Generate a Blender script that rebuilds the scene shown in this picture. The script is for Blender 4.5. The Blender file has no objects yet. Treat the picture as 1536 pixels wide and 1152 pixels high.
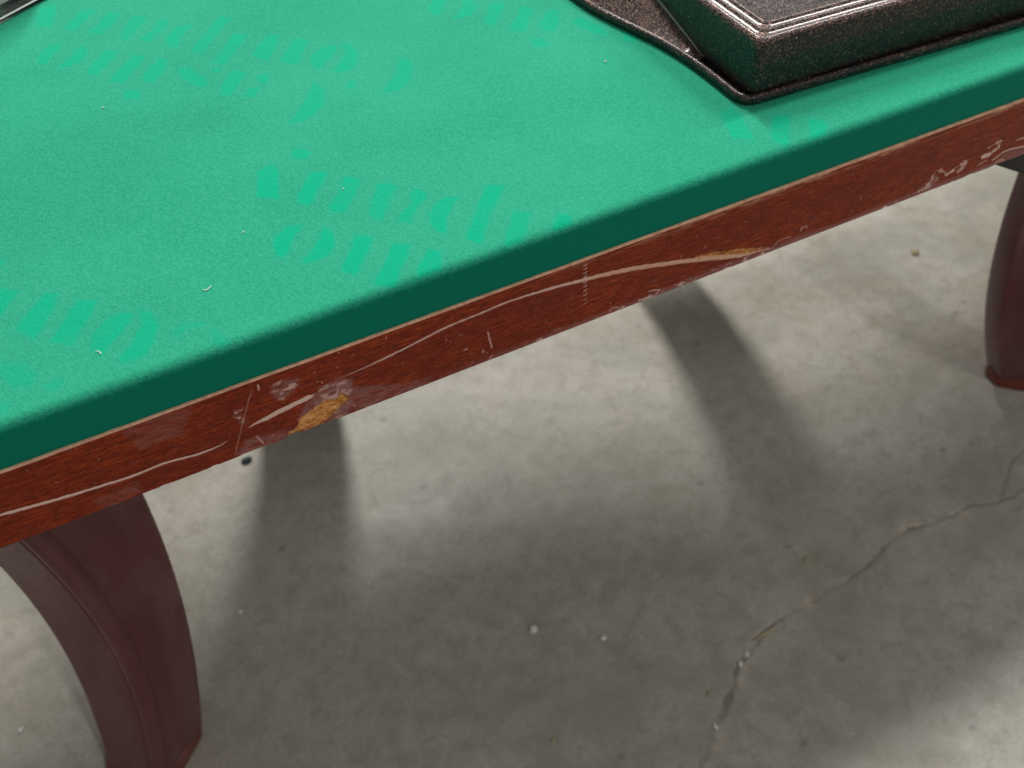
import bpy, bmesh, math, random
import numpy as np
from mathutils import Matrix, Vector

# ------------------------------------------------------------------ camera, world, lamps, exposure
scene = bpy.context.scene
COL = scene.collection
H = 0.76                       # height of the felt above the floor

cam_data = bpy.data.cameras.new("camera")
cam_data.sensor_width = 36.0
cam_data.sensor_fit = 'HORIZONTAL'
cam_data.lens = 37.5
cam_data.clip_start = 0.02
cam_data.clip_end = 100.0
cam_data.dof.use_dof = True
cam_data.dof.focus_distance = 0.735
cam_data.dof.aperture_fstop = 7.5
cam = bpy.data.objects.new("camera", cam_data)
COL.objects.link(cam)
cam.matrix_world = Matrix((
    (0.88727462, 0.35098044, -0.29925989, 0.0),
    (-0.46026394, 0.63151784, -0.62397302, -0.50013011),
    (-0.03001437, 0.69137396, 0.72187339, 1.21),
    (0, 0, 0, 1)))
scene.camera = cam

world = bpy.data.worlds.new("World")
scene.world = world
world.use_nodes = True
bg = world.node_tree.nodes["Background"]
bg.inputs[0].default_value = (1.0, 0.98, 0.935, 1)
bg.inputs[1].default_value = 0.20

def lamp(name, loc, target, power, sx, sy, color=(1, 0.985, 0.95), spin=0.0):
    d = bpy.data.lights.new(name, 'AREA')
    d.shape = 'RECTANGLE'; d.size = sx; d.size_y = sy
    d.energy = power; d.color = color
    o = bpy.data.objects.new(name, d); COL.objects.link(o)
    q = (Vector(target) - Vector(loc)).to_track_quat('-Z', 'Y')
    o.location = loc; o.rotation_mode = 'QUATERNION'
    o.rotation_quaternion = q
    return o

# long ceiling fixtures of the hall, all above and outside the frame
lamp("ceiling_light", (1.15, 2.75, 4.2), (0.6, 0.3, 0.4), 145, 0.26, 1.5, (1, .975, .93))
lamp("ceiling_light", (2.9, 0.9, 4.2), (0.5, 0.25, 0.7), 74, 0.16, 1.0)
lamp("ceiling_light", (5.0, 1.1, 4.2), (0.5, 0.25, 0.7), 60, 0.35, 1.6)
lamp("ceiling_light", (0.9, -3.0, 4.2), (0.7, 0.2, 0.5), 42, 0.16, 1.4)

scene.view_settings.view_transform = 'Standard'
scene.view_settings.look = 'None'
scene.view_settings.exposure = 0.0
scene.view_settings.gamma = 1.0
scene.view_settings.use_curve_mapping = False
scene.cycles.max_bounces = 8
scene.cycles.use_denoising = True

# ------------------------------------------------------------------ measured outlines, metres
# printed letters in the plane of the cloth; the same stamp repeats at STAMPS
GLYPHS = [
    ('y', [(0.0288, 0.5147), (0.0423, 0.5185), (0.0427, 0.5081), (0.0315, 0.474), (0.0188, 0.484)]),
    ('y', [(0.0591, 0.5267), (0.067, 0.5266), (0.0717, 0.5179), (0.0652, 0.5127), (0.0567, 0.5176)]),
    ('n', [(0.0629, 0.4936), (0.0738, 0.4874), (0.0587, 0.4694), (0.0521, 0.4596), (0.0464, 0.4562), (0.0416, 0.4656), (0.0474, 0.4759)]),
    ('n', [(0.0828, 0.4765), (0.0907, 0.4692), (0.0901, 0.4639), (0.0755, 0.4462), (0.0676, 0.4375), (0.0599, 0.4406), (0.0583, 0.4481), (0.0694, 0.4578)]),
    ('a', [(0.0997, 0.457), (0.1093, 0.4501), (0.1103, 0.4454), (0.0989, 0.4329), (0.0873, 0.4159), (0.0832, 0.4169), (0.0805, 0.4249), (0.0869, 0.437)]),
    ('a', [(0.121, 0.4378), (0.125, 0.4328), (0.1241, 0.4238), (0.1176, 0.4195), (0.1076, 0.4108), (0.1029, 0.4018), (0.0956, 0.4073), (0.0976, 0.4139), (0.1114, 0.423), (0.114, 0.4323)]),
    ('p', [(0.1443, 0.4123), (0.1371, 0.4084), (0.1267, 0.396), (0.1197, 0.381), (0.1145, 0.3827), (0.1134, 0.3934), (0.1168, 0.4042), (0.1266, 0.4157), (0.1366, 0.4172)]),
    ('p', [(0.1677, 0.4166), (0.1771, 0.4085), (0.1583, 0.3884), (0.134, 0.358), (0.1275, 0.3691), (0.1454, 0.3905)]),
    ('m', [(0.1698, 0.3805), (0.179, 0.3713), (0.1683, 0.3571), (0.1568, 0.3439), (0.1457, 0.3312), (0.1384, 0.34), (0.152, 0.3564)]),
    ('m', [(0.1943, 0.3616), (0.202, 0.3558), (0.1963, 0.3424), (0.1826, 0.3233), (0.1802, 0.3182), (0.1708, 0.3352), (0.1767, 0.3426)]),
    ('m', [(0.2118, 0.3442), (0.2223, 0.3366), (0.2179, 0.3275), (0.2068, 0.3124), (0.1999, 0.3008), (0.1883, 0.3124), (0.1947, 0.3218)]),
    ('O', [(0.2365, 0.3176), (0.2232, 0.3152), (0.2133, 0.3062), (0.2092, 0.2956), (0.2129, 0.283), (0.221, 0.2916), (0.2338, 0.3026), (0.2398, 0.3112)]),
    ('O', [(0.2435, 0.3165), (0.2503, 0.308), (0.2521, 0.295), (0.2456, 0.2804), (0.2362, 0.2705), (0.224, 0.2711), (0.2221, 0.2759), (0.232, 0.2854), (0.2427, 0.3002)]),
    ('C3', [(0.2791, 0.2772), (0.284, 0.2666), (0.2872, 0.2533), (0.2829, 0.2524), (0.2786, 0.2594), (0.2785, 0.2697)]),
    ('C3', [(0.257, 0.2843), (0.2675, 0.2877), (0.2762, 0.2841), (0.2772, 0.2793), (0.2658, 0.2815), (0.2579, 0.276)]),
    ('C3', [(0.1572, 0.3071), (0.1697, 0.3014), (0.1749, 0.2887), (0.1718, 0.2796), (0.1618, 0.2805), (0.1558, 0.2981)]),
    ('C3', [(0.1772, 0.2766), (0.1878, 0.2779), (0.1892, 0.27), (0.1798, 0.267)]),
    ('C3', [(0.1504, 0.2821), (0.157, 0.2692), (0.1524, 0.2582), (0.1469, 0.259)]),
    ('C', [(0.2262, 0.2562), (0.2317, 0.2507), (0.2265, 0.2405), (0.222, 0.2453)]),
    ('C', [(0.278, 0.2683), (0.2833, 0.2595), (0.2803, 0.2449), (0.2705, 0.2303), (0.2581, 0.222), (0.2437, 0.2239), (0.254, 0.2355), (0.2671, 0.2481)]),
    ('o', [(0.0369, 0.4381), (0.0254, 0.4258), (0.0162, 0.4115), (0.0104, 0.4112), (0.01, 0.4223), (0.0154, 0.434), (0.025, 0.4411)]),
    ('o', [(0.0478, 0.4281), (0.0515, 0.4185), (0.049, 0.4075), (0.0407, 0.3976), (0.0304, 0.3963), (0.0212, 0.398), (0.0272, 0.4029), (0.0362, 0.4123)]),
    ('n2', [(0.0638, 0.409), (0.0741, 0.4019), (0.0692, 0.3936), (0.0556, 0.3774), (0.0495, 0.3693), (0.0418, 0.3782), (0.0459, 0.3852), (0.0567, 0.3982)]),
    ('n2', [(0.0834, 0.3892), (0.0915, 0.3809), (0.0882, 0.3732), (0.077, 0.3607), (0.0665, 0.3461), (0.0549, 0.3549), (0.0609, 0.3628), (0.0702, 0.3715)]),
    ('i', [(0.101, 0.3707), (0.1081, 0.3649), (0.0997, 0.3476), (0.0869, 0.3335), (0.0795, 0.3428), (0.0864, 0.3554)]),
    ('i', [(0.0629, 0.333), (0.0747, 0.3293), (0.0719, 0.315), (0.0612, 0.3196)]),
    ('s', [(0.1094, 0.3436), (0.119, 0.3447), (0.1264, 0.3219), (0.125, 0.3063), (0.1181, 0.3088), (0.1098, 0.3283)]),
    ('s', [(0.1343, 0.3306), (0.1412, 0.33), (0.141, 0.3216), (0.134, 0.3241)]),
    ('a2', [(0.1495, 0.3195), (0.1583, 0.3097), (0.1469, 0.2937), (0.1355, 0.2805), (0.1295, 0.2884), (0.1364, 0.3043)]),
    ('a2', [(0.1652, 0.301), (0.1731, 0.2987), (0.1717, 0.2881), (0.1653, 0.2851), (0.1621, 0.2915)]),
    ('a2', [(0.1534, 0.2876), (0.1608, 0.2811), (0.1522, 0.2708), (0.1452, 0.2749)]),
    ('C2', [(0.2023, 0.2679), (0.2054, 0.2528), (0.1994, 0.2368), (0.1878, 0.2225), (0.1756, 0.2172), (0.1624, 0.2208), (0.1735, 0.2287), (0.187, 0.2462)]),
]
STAMPS = {1: (0.0, 0.0), 2: (0.094, -0.344), 3: (-0.2351, -0.2523), 4: (0.3223, -0.0933), 5: (0.4277, -0.45)}
# wear on the front board (x, z)
WEAR = {
    's1': [(-0.1194, 0.6938), (-0.1107, 0.6933), (-0.0819, 0.689), (-0.0517, 0.6857), (-0.0297, 0.684), (-0.0115, 0.6847), (0.0093, 0.6815), (0.0229, 0.6814), (0.031, 0.6832)],
    's2': [(0.0445, 0.6877), (0.0678, 0.6918), (0.0893, 0.6946), (0.094, 0.6953)],
    's3': [(0.1131, 0.7011), (0.1436, 0.7039), (0.1749, 0.7087), (0.1928, 0.7115), (0.2147, 0.7125), (0.239, 0.7138), (0.2678, 0.7122), (0.2953, 0.709), (0.3173, 0.706), (0.3426, 0.7013), (0.3672, 0.6953), (0.3974, 0.6871), (0.4308, 0.6764), (0.4479, 0.6718), (0.4597, 0.6705), (0.4699, 0.6699)],
    'bare2': [(0.3971, 0.6901), (0.4131, 0.688), (0.4382, 0.6814), (0.4643, 0.673), (0.4698, 0.6703), (0.4494, 0.6724), (0.4306, 0.6775), (0.4056, 0.685)],
    'chip': [(0.0667, 0.6627), (0.0708, 0.6692), (0.0767, 0.6713), (0.08, 0.6788), (0.0878, 0.6811), (0.094, 0.6844), (0.1, 0.6865), (0.106, 0.6833), (0.1113, 0.687), (0.1158, 0.6821), (0.1146, 0.6775), (0.1096, 0.6762), (0.106, 0.6714), (0.0969, 0.6683), (0.0926, 0.6653), (0.0851, 0.6654), (0.0778, 0.6667), (0.0732, 0.6625)],
    'haze1': [(0.0802, 0.68), (0.0874, 0.6892), (0.0962, 0.6973), (0.1111, 0.7036), (0.1203, 0.6965), (0.1184, 0.6834), (0.1207, 0.673), (0.1101, 0.6666), (0.1, 0.6639)],
    'haze2': [(0.0673, 0.7159), (0.0756, 0.7178), (0.0847, 0.7144), (0.0847, 0.7095), (0.0793, 0.7048), (0.0717, 0.7025), (0.0675, 0.7084)],
    'haze3': [(0.041, 0.7074), (0.0451, 0.7065), (0.0439, 0.7009), (0.0456, 0.6948), (0.0439, 0.6932), (0.041, 0.6999)],
    'haze4': [(0.1192, 0.6888), (0.158, 0.6736), (0.1757, 0.6712), (0.175, 0.6636), (0.1343, 0.6658), (0.1194, 0.6643)],
    'haze5': [(0.0422, 0.6772), (0.0556, 0.6763), (0.0712, 0.6717), (0.0638, 0.6623), (0.0526, 0.6619), (0.0313, 0.6646)],
    'haze6': [(-0.0269, 0.7263), (-0.0061, 0.7336), (0.0167, 0.7238), (0.0051, 0.7039), (-0.0208, 0.7038)],
    'haze7': [(-0.058, 0.6754), (-0.0316, 0.6774), (-0.0307, 0.669), (-0.0458, 0.6624), (-0.0581, 0.6648)],
    'v1': [(0.0555, 0.7201), (0.0482, 0.7048), (0.042, 0.6904), (0.0318, 0.667)],
    'v2': [(0.0598, 0.7228), (0.0594, 0.7169)],
    'v3': [(0.1102, 0.6933), (0.1062, 0.6832)],
    'v4': [(0.2227, 0.6939), (0.2253, 0.6753)],
    'v5': [(0.225, 0.6696), (0.2218, 0.6645)],
    'v6': [(0.0493, 0.6785), (0.0526, 0.6686)],
    'q1': [(0.6343, 0.6801), (0.6378, 0.6847), (0.6482, 0.6799), (0.651, 0.6754), (0.6578, 0.6777), (0.6641, 0.6813), (0.67, 0.6827), (0.6704, 0.6779), (0.665, 0.6752)],
    'q2': [(0.6934, 0.6885), (0.6966, 0.6903), (0.7075, 0.6907), (0.7054, 0.6845), (0.7, 0.6818), (0.6985, 0.6788), (0.6901, 0.6805), (0.6965, 0.6806)],
    'q3': [(0.6961, 0.6749), (0.6867, 0.6723)],
    'q4': [(0.7037, 0.6724), (0.7126, 0.6763), (0.7201, 0.6773), (0.7389, 0.6745), (0.7458, 0.6734)],
    'q5': [(0.7264, 0.6845), (0.7343, 0.6853), (0.7411, 0.6842)],
    'haze8': [(0.6181, 0.6685), (0.6288, 0.674), (0.6367, 0.6805), (0.6427, 0.6737), (0.6378, 0.6696), (0.6252, 0.6659)],
    'haze9': [(0.7067, 0.6713), (0.7207, 0.6759), (0.7395, 0.6732), (0.7464, 0.672), (0.7494, 0.6651), (0.7221, 0.6661)],
    'jag': [(0.3574, 0.6729), (0.3677, 0.6702), (0.3634, 0.6651), (0.3745, 0.6638)],
    'jag2': [(0.3234, 0.6651), (0.3254, 0.6703), (0.3324, 0.6672), (0.3295, 0.6632), (0.3371, 0.6651)],
    'jag3': [(0.4737, 0.6675), (0.4792, 0.6741), (0.4913, 0.6728)],
    'jag4': [(0.3838, 0.666), (0.3899, 0.6686), (0.3968, 0.664), (0.4026, 0.6694)],
}
TICKS = [(0.3013, 0.7216), (0.3014, 0.7183), (0.3015, 0.7146), (0.3015, 0.7113), (0.3016, 0.708), (0.3017, 0.7056), (0.3017, 0.7022), (0.3018, 0.6977), (0.3019, 0.6935), (0.302, 0.6892), (0.3021, 0.6849)]
CRACK = [[1.1078, 0.0002], [1.0385, 0.0122], [0.9904, 0.0118], [0.9525, 0.0272], [0.9122, 0.0244], [0.8859, 0.031], [0.8504, 0.0376], [0.805, 0.0284], [0.7667, 0.0198], [0.7185, 0.0091], [0.6523, 0.0069], [0.5919, 0.0028], [0.5498, -0.0135], [0.5277, -0.0216], [0.4963, -0.0487], [0.4694, -0.0687], [0.4531, -0.0754], [0.4314, -0.093], [0.4046, -0.1143], [0.3609, -0.1519]]
BRANCH = [[0.9937, 0.0126], [1.0237, 0.0326], [1.0635, 0.0596], [1.1006, 0.068]]

random.seed(4)
rng = np.random.default_rng(7)

# ------------------------------------------------------------------ helpers
def tag(o, label=None, cat=None, group=None, kind=None):
    if label: o['label'] = label
    if cat: o['category'] = cat
    if group: o['group'] = group
    if kind: o['kind'] = kind
    return o

def empty(name, loc=(0, 0, 0)):
    o = bpy.data.objects.new(name, None)
    o.location = loc; o.empty_display_size = 0.05
    COL.objects.link(o)
    return o

def mesh_obj(name, verts, faces, mat, parent=None, smooth=True, loc=None, attrs=None):
    """verts Nx3 in world metres; parent empties sit unrotated, so local = world - parent location"""
    v = np.asarray(verts, dtype=np.float64)
    if parent is not None:
        v = v - np.array(wloc(parent))
    elif loc is not None:
        v = v - np.array(loc)
    me = bpy.data.meshes.new(name)
    f = faces
    if isinstance(f, np.ndarray):
        n, k = f.shape
        me.vertices.add(len(v)); me.vertices.foreach_set("co", v.astype(np.float32).ravel())
        me.loops.add(n * k); me.loops.foreach_set("vertex_index", f.astype(np.int32).ravel())
        me.polygons.add(n)
        me.polygons.foreach_set("loop_start", np.arange(0, n * k, k, dtype=np.int32))
        me.update(calc_edges=True); me.validate()
    else:
        me.from_pydata([tuple(p) for p in v], [], f); me.update()
    me.polygons.foreach_set("use_smooth", np.full(len(me.polygons), smooth))
    for k_, arr in (attrs or {}).items():
        a = me.attributes.new(k_, 'FLOAT', 'POINT')
        a.data.foreach_set("value", np.asarray(arr, dtype=np.float32).ravel())
    me.materials.append(mat)
    o = bpy.data.objects.new(name, me)
    COL.objects.link(o)
    if parent is not None: o.parent = parent
    elif loc is not None: o.location = loc
    return o

def wloc(o):
    p = Vector((0, 0, 0))
    while o is not None:
        p += Vector(o.location); o = o.parent
    return (p.x, p.y, p.z)

def grid_faces(nu, nv, flip=False):
    i = np.arange(nu * nv).reshape(nu, nv)
    q = np.stack([i[:-1, :-1], i[1:, :-1], i[1:, 1:], i[:-1, 1:]], -1).reshape(-1, 4)
    return q[:, ::-1].copy() if flip else q

def loft(rings, close=True, cap0=False, cap1=False):
    n = len(rings[0]); V = [p for r in rings for p in r]; F = []
    for a in range(len(rings) - 1):
        for b in range(n if close else n - 1):
            c = (b + 1) % n
            F.append((a * n + b, a * n + c, (a + 1) * n + c, (a + 1) * n + b))
    if cap0: F.append(tuple(reversed(range(n))))
    if cap1: F.append(tuple(range((len(rings) - 1) * n, len(rings) * n)))
    return V, F

def vnoise(x, y, seed=0, octaves=4, gain=0.5):
    """value noise, lattice size 1, result about 0..1"""
    out = np.zeros_like(x, dtype=np.float64); amp = 1.0; tot = 0.0
    for o in range(octaves):
        r = np.random.default_rng(seed * 31 + o)
        tab = r.random((256, 256))
        xs = x * 2 ** o; ys = y * 2 ** o
        xi = np.floor(xs).astype(int); yi = np.floor(ys).astype(int)
        fx = xs - xi; fy = ys - yi
        fx = fx * fx * (3 - 2 * fx); fy = fy * fy * (3 - 2 * fy)
        g = lambda a, b: tab[a & 255, b & 255]
        out += amp * ((g(xi, yi) * (1 - fx) + g(xi + 1, yi) * fx) * (1 - fy) + (g(xi, yi + 1) * (1 - fx) + g(xi + 1, yi + 1) * fx) * fy)
        tot += amp; amp *= gain
    return out / tot

def sstep(a, b, x):
    t = np.clip((x - a) / (b - a), 0, 1)
    return t * t * (3 - 2 * t)

def seg_dist(px, py, pts, closed=False):
    """distance to a polyline, and the parameter (0..1 by length) of the nearest place"""
    best = np.full(px.shape, 1e9); par = np.zeros(px.shape)
    P = list(pts) + ([pts[0]] if closed else [])
    L = [math.hypot(P[i + 1][0] - P[i][0], P[i + 1][1] - P[i][1]) for i in range(len(P) - 1)]
    T = sum(L); acc = 0.0
    for i in range(len(P) - 1):
        ax, ay = P[i]; bx, by = P[i + 1]; l = max(L[i], 1e-9)
        t = np.clip(((px - ax) * (bx - ax) + (py - ay) * (by - ay)) / (l * l), 0, 1)
        d = np.hypot(px - ax - t * (bx - ax), py - ay - t * (by - ay))
        m = d < best
        best = np.where(m, d, best); par = np.where(m, (acc + t * l) / T, par); acc += L[i]
    return best, par

def inside(px, py, poly):
    r = np.zeros(px.shape, dtype=bool); n = len(poly)
    for i in range(n):
        x0, y0 = poly[i]; x1, y1 = poly[(i + 1) % n]
        if y0 == y1: continue
        c = ((y0 > py) != (y1 > py)) & (px < (x1 - x0) * (py - y0) / (y1 - y0) + x0)
        r ^= c
    return r

def poly_mask(px, py, poly, soft, out=None, wob=0.0):
    """1 inside, 0 outside, over a band `soft` wide"""
    xs = [p[0] for p in poly]; ys = [p[1] for p in poly]; m = 4 * soft + 0.004
    sel = (px > min(xs) - m) & (px < max(xs) + m) & (py > min(ys) - m) & (py < max(ys) + m)
    res = np.zeros(px.shape)
    if sel.any():
        a = px[sel]; b = py[sel]
        if wob:
            a = a + wob * (vnoise(a * 600, b * 600, 5) - .5); b = b + wob * (vnoise(a * 600, b * 600, 6) - .5)
        d, _ = seg_dist(a, b, poly, True)
        d = np.where(inside(a, b, poly), -d, d)
        res[sel] = 1 - sstep(-soft, soft, d)
    return res

def line_mask(px, py, pts, width, soft, taper=True):
    """width: half width, a number or a function of the run along the line"""
    xs = [p[0] for p in pts]; ys = [p[1] for p in pts]; m = 0.006
    sel = (px > min(xs) - m) & (px < max(xs) + m) & (py > min(ys) - m) & (py < max(ys) + m)
    res = np.zeros(px.shape); pr = np.zeros(px.shape)
    if sel.any():
        d, t = seg_dist(px[sel], py[sel], pts)
        w = width(t) if callable(width) else np.full(d.shape, width)
        if taper: w = w * sstep(0, .12, t) ** .5 * sstep(0, .12, 1 - t) ** .5
        w = w * (0.75 + 0.5 * vnoise(px[sel] * 400, py[sel] * 400, 9))
        res[sel] = 1 - sstep(w - soft, w + soft, d)
        pr[sel] = t
    return res, pr

def spline(pts, n):
    """Catmull-Rom through open points"""
    P = [np.array(pts[0], float)] + [np.array(p, float) for p in pts] + [np.array(pts[-1], float)]
    out = []
    for i in range(1, len(P) - 2):
        for k in range(n):
            t = k / n
            out.append(0.5 * ((2 * P[i]) + (-P[i - 1] + P[i + 1]) * t + (2 * P[i - 1] - 5 * P[i] + 4 * P[i + 1] - P[i + 2]) * t * t + (-P[i - 1] + 3 * P[i] - 3 * P[i + 1] + P[i + 2]) * t ** 3))
    out.append(np.array(pts[-1], float))
    return out

# ------------------------------------------------------------------ node helpers
class NT:
    def __init__(s, name):
        s.m = bpy.data.materials.new(name); s.m.use_nodes = True
        s.t = s.m.node_tree; s.b = s.t.nodes["Principled BSDF"]
        s.co = s.t.nodes.new('ShaderNodeTexCoord').outputs['Object']
    def new(s, typ, **kw):
        n = s.t.nodes.new(typ)
        for k, v in kw.items(): setattr(n, k, v)
        return n
    def link(s, a, b): s.t.links.new(a, b)
    def put(s, sock, v):
        if isinstance(v, bpy.types.NodeSocket): s.link(v, sock)
        elif isinstance(v, (tuple, list)) and len(v) == 3 and sock.type == 'RGBA': sock.default_value = (*v, 1)
        else: sock.default_value = v
    def noise(s, scale, detail=4, rough=.55, vec=None, stretch=None, dist=0.0):
        n = s.new('ShaderNodeTexNoise'); v = vec or s.co
        if stretch:
            mp = s.new('ShaderNodeMapping'); mp.inputs['Scale'].default_value = stretch
            s.link(v, mp.inputs['Vector']); v = mp.outputs[0]
        s.link(v, n.inputs['Vector']); n.inputs['Scale'].default_value = scale
        n.inputs['Detail'].default_value = detail; n.inputs['Roughness'].default_value = rough
        n.inputs['Distortion'].default_value = dist
        return n.outputs['Fac']
    def voro(s, scale, feature='F1', stretch=None):
        n = s.new('ShaderNodeTexVoronoi', feature=feature); v = s.co
        if stretch:
            mp = s.new('ShaderNodeMapping'); mp.inputs['Scale'].default_value = stretch
            s.link(v, mp.inputs['Vector']); v = mp.outputs[0]
        s.link(v, n.inputs['Vector']); n.inputs['Scale'].default_value = scale
        return n.outputs['Distance']
    def ramp(s, fac, stops):
        n = s.new('ShaderNodeValToRGB'); e = n.color_ramp.elements
        while len(e) < len(stops): e.new(0.5)
        for i, (p, c) in enumerate(stops):
            e[i].position = p
            e[i].color = (*c, 1) if isinstance(c, tuple) else (c, c, c, 1)
        s.put(n.inputs[0], fac)
        return n.outputs[0]
    def mix(s, fac, a, b, mode='MIX'):
        n = s.new('ShaderNodeMix', data_type='RGBA', blend_type=mode)
        s.put(n.inputs[0], fac); s.put(n.inputs[6], a); s.put(n.inputs[7], b)
        return n.outputs[2]
    def math(s, op, a, b=0.0, clamp=False):
        n = s.new('ShaderNodeMath', operation=op, use_clamp=clamp)
        s.put(n.inputs[0], a); s.put(n.inputs[1], b)
        return n.outputs[0]
    def attr(s, name):
        return s.new('ShaderNodeAttribute', attribute_name=name).outputs['Fac']
    def bump(s, h, dist, strength=1.0, normal=None):
        n = s.new('ShaderNodeBump'); n.inputs['Distance'].default_value = dist
        n.inputs['Strength'].default_value = strength
        s.put(n.inputs['Height'], h)
        if normal is not None: s.link(normal, n.inputs['Normal'])
        return n.outputs[0]
    def done(s, color=None, rough=None, normal=None, **kw):
        if color is not None: s.put(s.b.inputs['Base Color'], color)
        if rough is not None: s.put(s.b.inputs['Roughness'], rough)
        if normal is not None: s.link(normal, s.b.inputs['Normal'])
        for k, v in kw.items(): s.put(s.b.inputs[k.replace('_', ' ')], v)
        return s.m

# ------------------------------------------------------------------ materials
def mat_concrete():
    n = NT('polished_concrete')
    big = n.noise(1.7, 5, .6); mid = n.noise(9, 6, .62, dist=.6); fine = n.noise(160, 4, .6)
    c = n.ramp(big, [(0.3, (.39, .345, .275)), (0.5, (.50, .465, .395)), (0.7, (.59, .565, .51))])
    c = n.mix(n.ramp(mid, [(.38, 0.0), (.68, 0.75)]), c, (.58, .56, .51))
    warm = n.noise(4.3, 3, .5, dist=1.0)
    c = n.mix(n.ramp(warm, [(.52, 0.0), (.72, .45)]), c, (.34, .30, .23))
    c = n.mix(n.ramp(fine, [(.35, 0.35), (.65, 0.0)]), c, (.30, .28, .24))
    m2 = n.noise(38, 6, .7, dist=.4)
    c = n.mix(n.ramp(m2, [(.36, .45), (.52, 0.0)]), c, (.30, .275, .22))
    c = n.mix(n.ramp(m2, [(.55, 0.0), (.72, .6)]), c, (.56, .54, .49))
    gr = n.noise(5.5, 4, .6, dist=1.4)
    c = n.mix(n.ramp(gr, [(.50, 0.0), (.66, .5)]), c, (.34, .35, .30))
    fl = n.math('MULTIPLY', n.ramp(n.voro(55), [(.05, 1.0), (.14, 0.0)]), n.ramp(n.noise(24, 2), [(.54, 0.0), (.64, .9)]))
    c = n.mix(fl, c, (.66, .62, .54))
    spot = n.voro(26); blob = n.noise(30, 2)
    sp = n.math('MULTIPLY', n.ramp(spot, [(.04, 1.0), (.13, 0.0)]), n.ramp(blob, [(.52, 0.0), (.62, 1.0)]))
    c = n.mix(n.math('MULTIPLY', sp, .5), c, (.55, .53, .47))
    dspot = n.voro(17, stretch=(1, 1.3, 1)); dm = n.noise(13, 2)
    dp = n.math('MULTIPLY', n.ramp(dspot, [(.03, 1.0), (.15, 0.0)]), n.ramp(dm, [(.5, 0.0), (.62, 1.0)]))
    c = n.mix(n.math('MULTIPLY', dp, .5), c, (.12, .12, .11))
    c = n.mix(n.attr('crack'), c, (.085, .07, .055))
    c = n.mix(n.attr('spall'), c, (.66, .56, .45))
    r = n.ramp(mid, [(.3, .33), (.7, .55)])
    return n.done(c, r, n.bump(fine, .0006, .5), Specular_IOR_Level=.35)

def mat_felt():
    n = NT('green_felt')
    fine = n.noise(1500, 3, .7); mid = n.noise(420, 3, .6); big = n.noise(7, 5, .6)
    weave = n.noise(900, 2, .5, stretch=(1, .35, 1))
    base = n.mix(n.ramp(big, [(.35, 0.0), (.65, 1.0)]), (.012, .315, .185), (.024, .385, .23))
    pile = n.ramp(mid, [(.36, 0.0), (.66, 1.0)])
    base = n.mix(n.math('MULTIPLY', pile, .45), base, (.075, .52, .34))
    dark = n.ramp(fine, [(.36, .75), (.56, 0.0)])
    base = n.mix(dark, base, (.012, .30, .17))
    pr = n.math('MULTIPLY', n.attr('print'), n.ramp(mid, [(.30, .8), (.55, 1.0)]))
    col = n.mix(pr, base, n.mix(n.math('MULTIPLY', dark, .6), (.0, .44, .25), (.0, .30, .165)))
    # shade on the cloth's front roll-over, painted in as a darker green
    col = n.mix(n.attr('edge_shade'), col, (.0, .21, .14))
    h = n.math('ADD', n.math('MULTIPLY', mid, .6), n.math('MULTIPLY', weave, .5))
    return n.done(col, .92, n.bump(h, .0009, .9), Sheen_Weight=.10, Sheen_Roughness=.4,
                  Sheen_Tint=(.55, 1.0, .8), Specular_IOR_Level=.15)

def mat_wood():
    n = NT('mahogany_veneer')
    g1 = n.noise(60, 6, .65, stretch=(1, 1, 9), dist=.3)
    pores = n.noise(330, 4, .6, stretch=(1, 1, 5.5))
    fig = n.noise(14, 4, .6, stretch=(1, 1, 3))
    c = n.ramp(g1, [(.32, (.12, .010, .002)), (.5, (.29, .030, .004)), (.68, (.47, .072, .009))])
    c = n.mix(n.ramp(fig, [(.35, .55), (.65, 0.0)]), c, (.18, .016, .007))
    c = n.mix(n.ramp(pores, [(.38, .7), (.48, 0.0)]), c, (.05, .007, .003))
    c = n.mix(n.math('MULTIPLY', n.attr('haze'), n.ramp(n.noise(500, 4, .7, stretch=(1, 1, 3)), [(.3, .25), (.7, .8)])), c, (.42, .26, .26))
    film = n.noise(75, 5, .7, stretch=(1, 1, 2.6), dist=1.5)
    c = n.mix(n.ramp(film, [(.58, 0.0), (.70, .22)]), c, (.36, .17, .15))
    c = n.mix(n.attr('scratch'), c, (.95, .66, .58))
    bn = n.noise(300, 7, .78, stretch=(.6, 1, 1.4), dist=1.2)
    bare = n.ramp(bn, [(.3, (.14, .03, .01)), (.42, (.50, .17, .04)), (.55, (.88, .42, .13)), (.68, (.97, .76, .48))])
    c = n.mix(n.attr('bare'), c, bare)
    c = n.mix(n.math('MULTIPLY', n.attr('edge'), n.ramp(n.noise(250, 3, .6), [(.3, .6), (.6, 1.0)])), c, (.95, .56, .38))
    dam = n.math('MAXIMUM', n.attr('bare'), n.math('MAXIMUM', n.attr('scratch'), n.math('MULTIPLY', n.attr('haze'), .6)))
    rough = n.mix(dam, (.27, .27, .27), (.75, .75, .75))
    coat = n.math('SUBTRACT', .16, n.math('MULTIPLY', dam, .10), True)
    hh = n.math('ADD', n.math('MULTIPLY', pores, .25), n.math('MULTIPLY', n.math('MULTIPLY', bn, n.attr('bare')), 2.2))
    m = n.done(c, None, n.bump(hh, .0006, .5), Coat_Weight=coat, Coat_Roughness=.10, Specular_IOR_Level=.08)
    n.link(rough, n.b.inputs['Roughness'])
    return m

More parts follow.
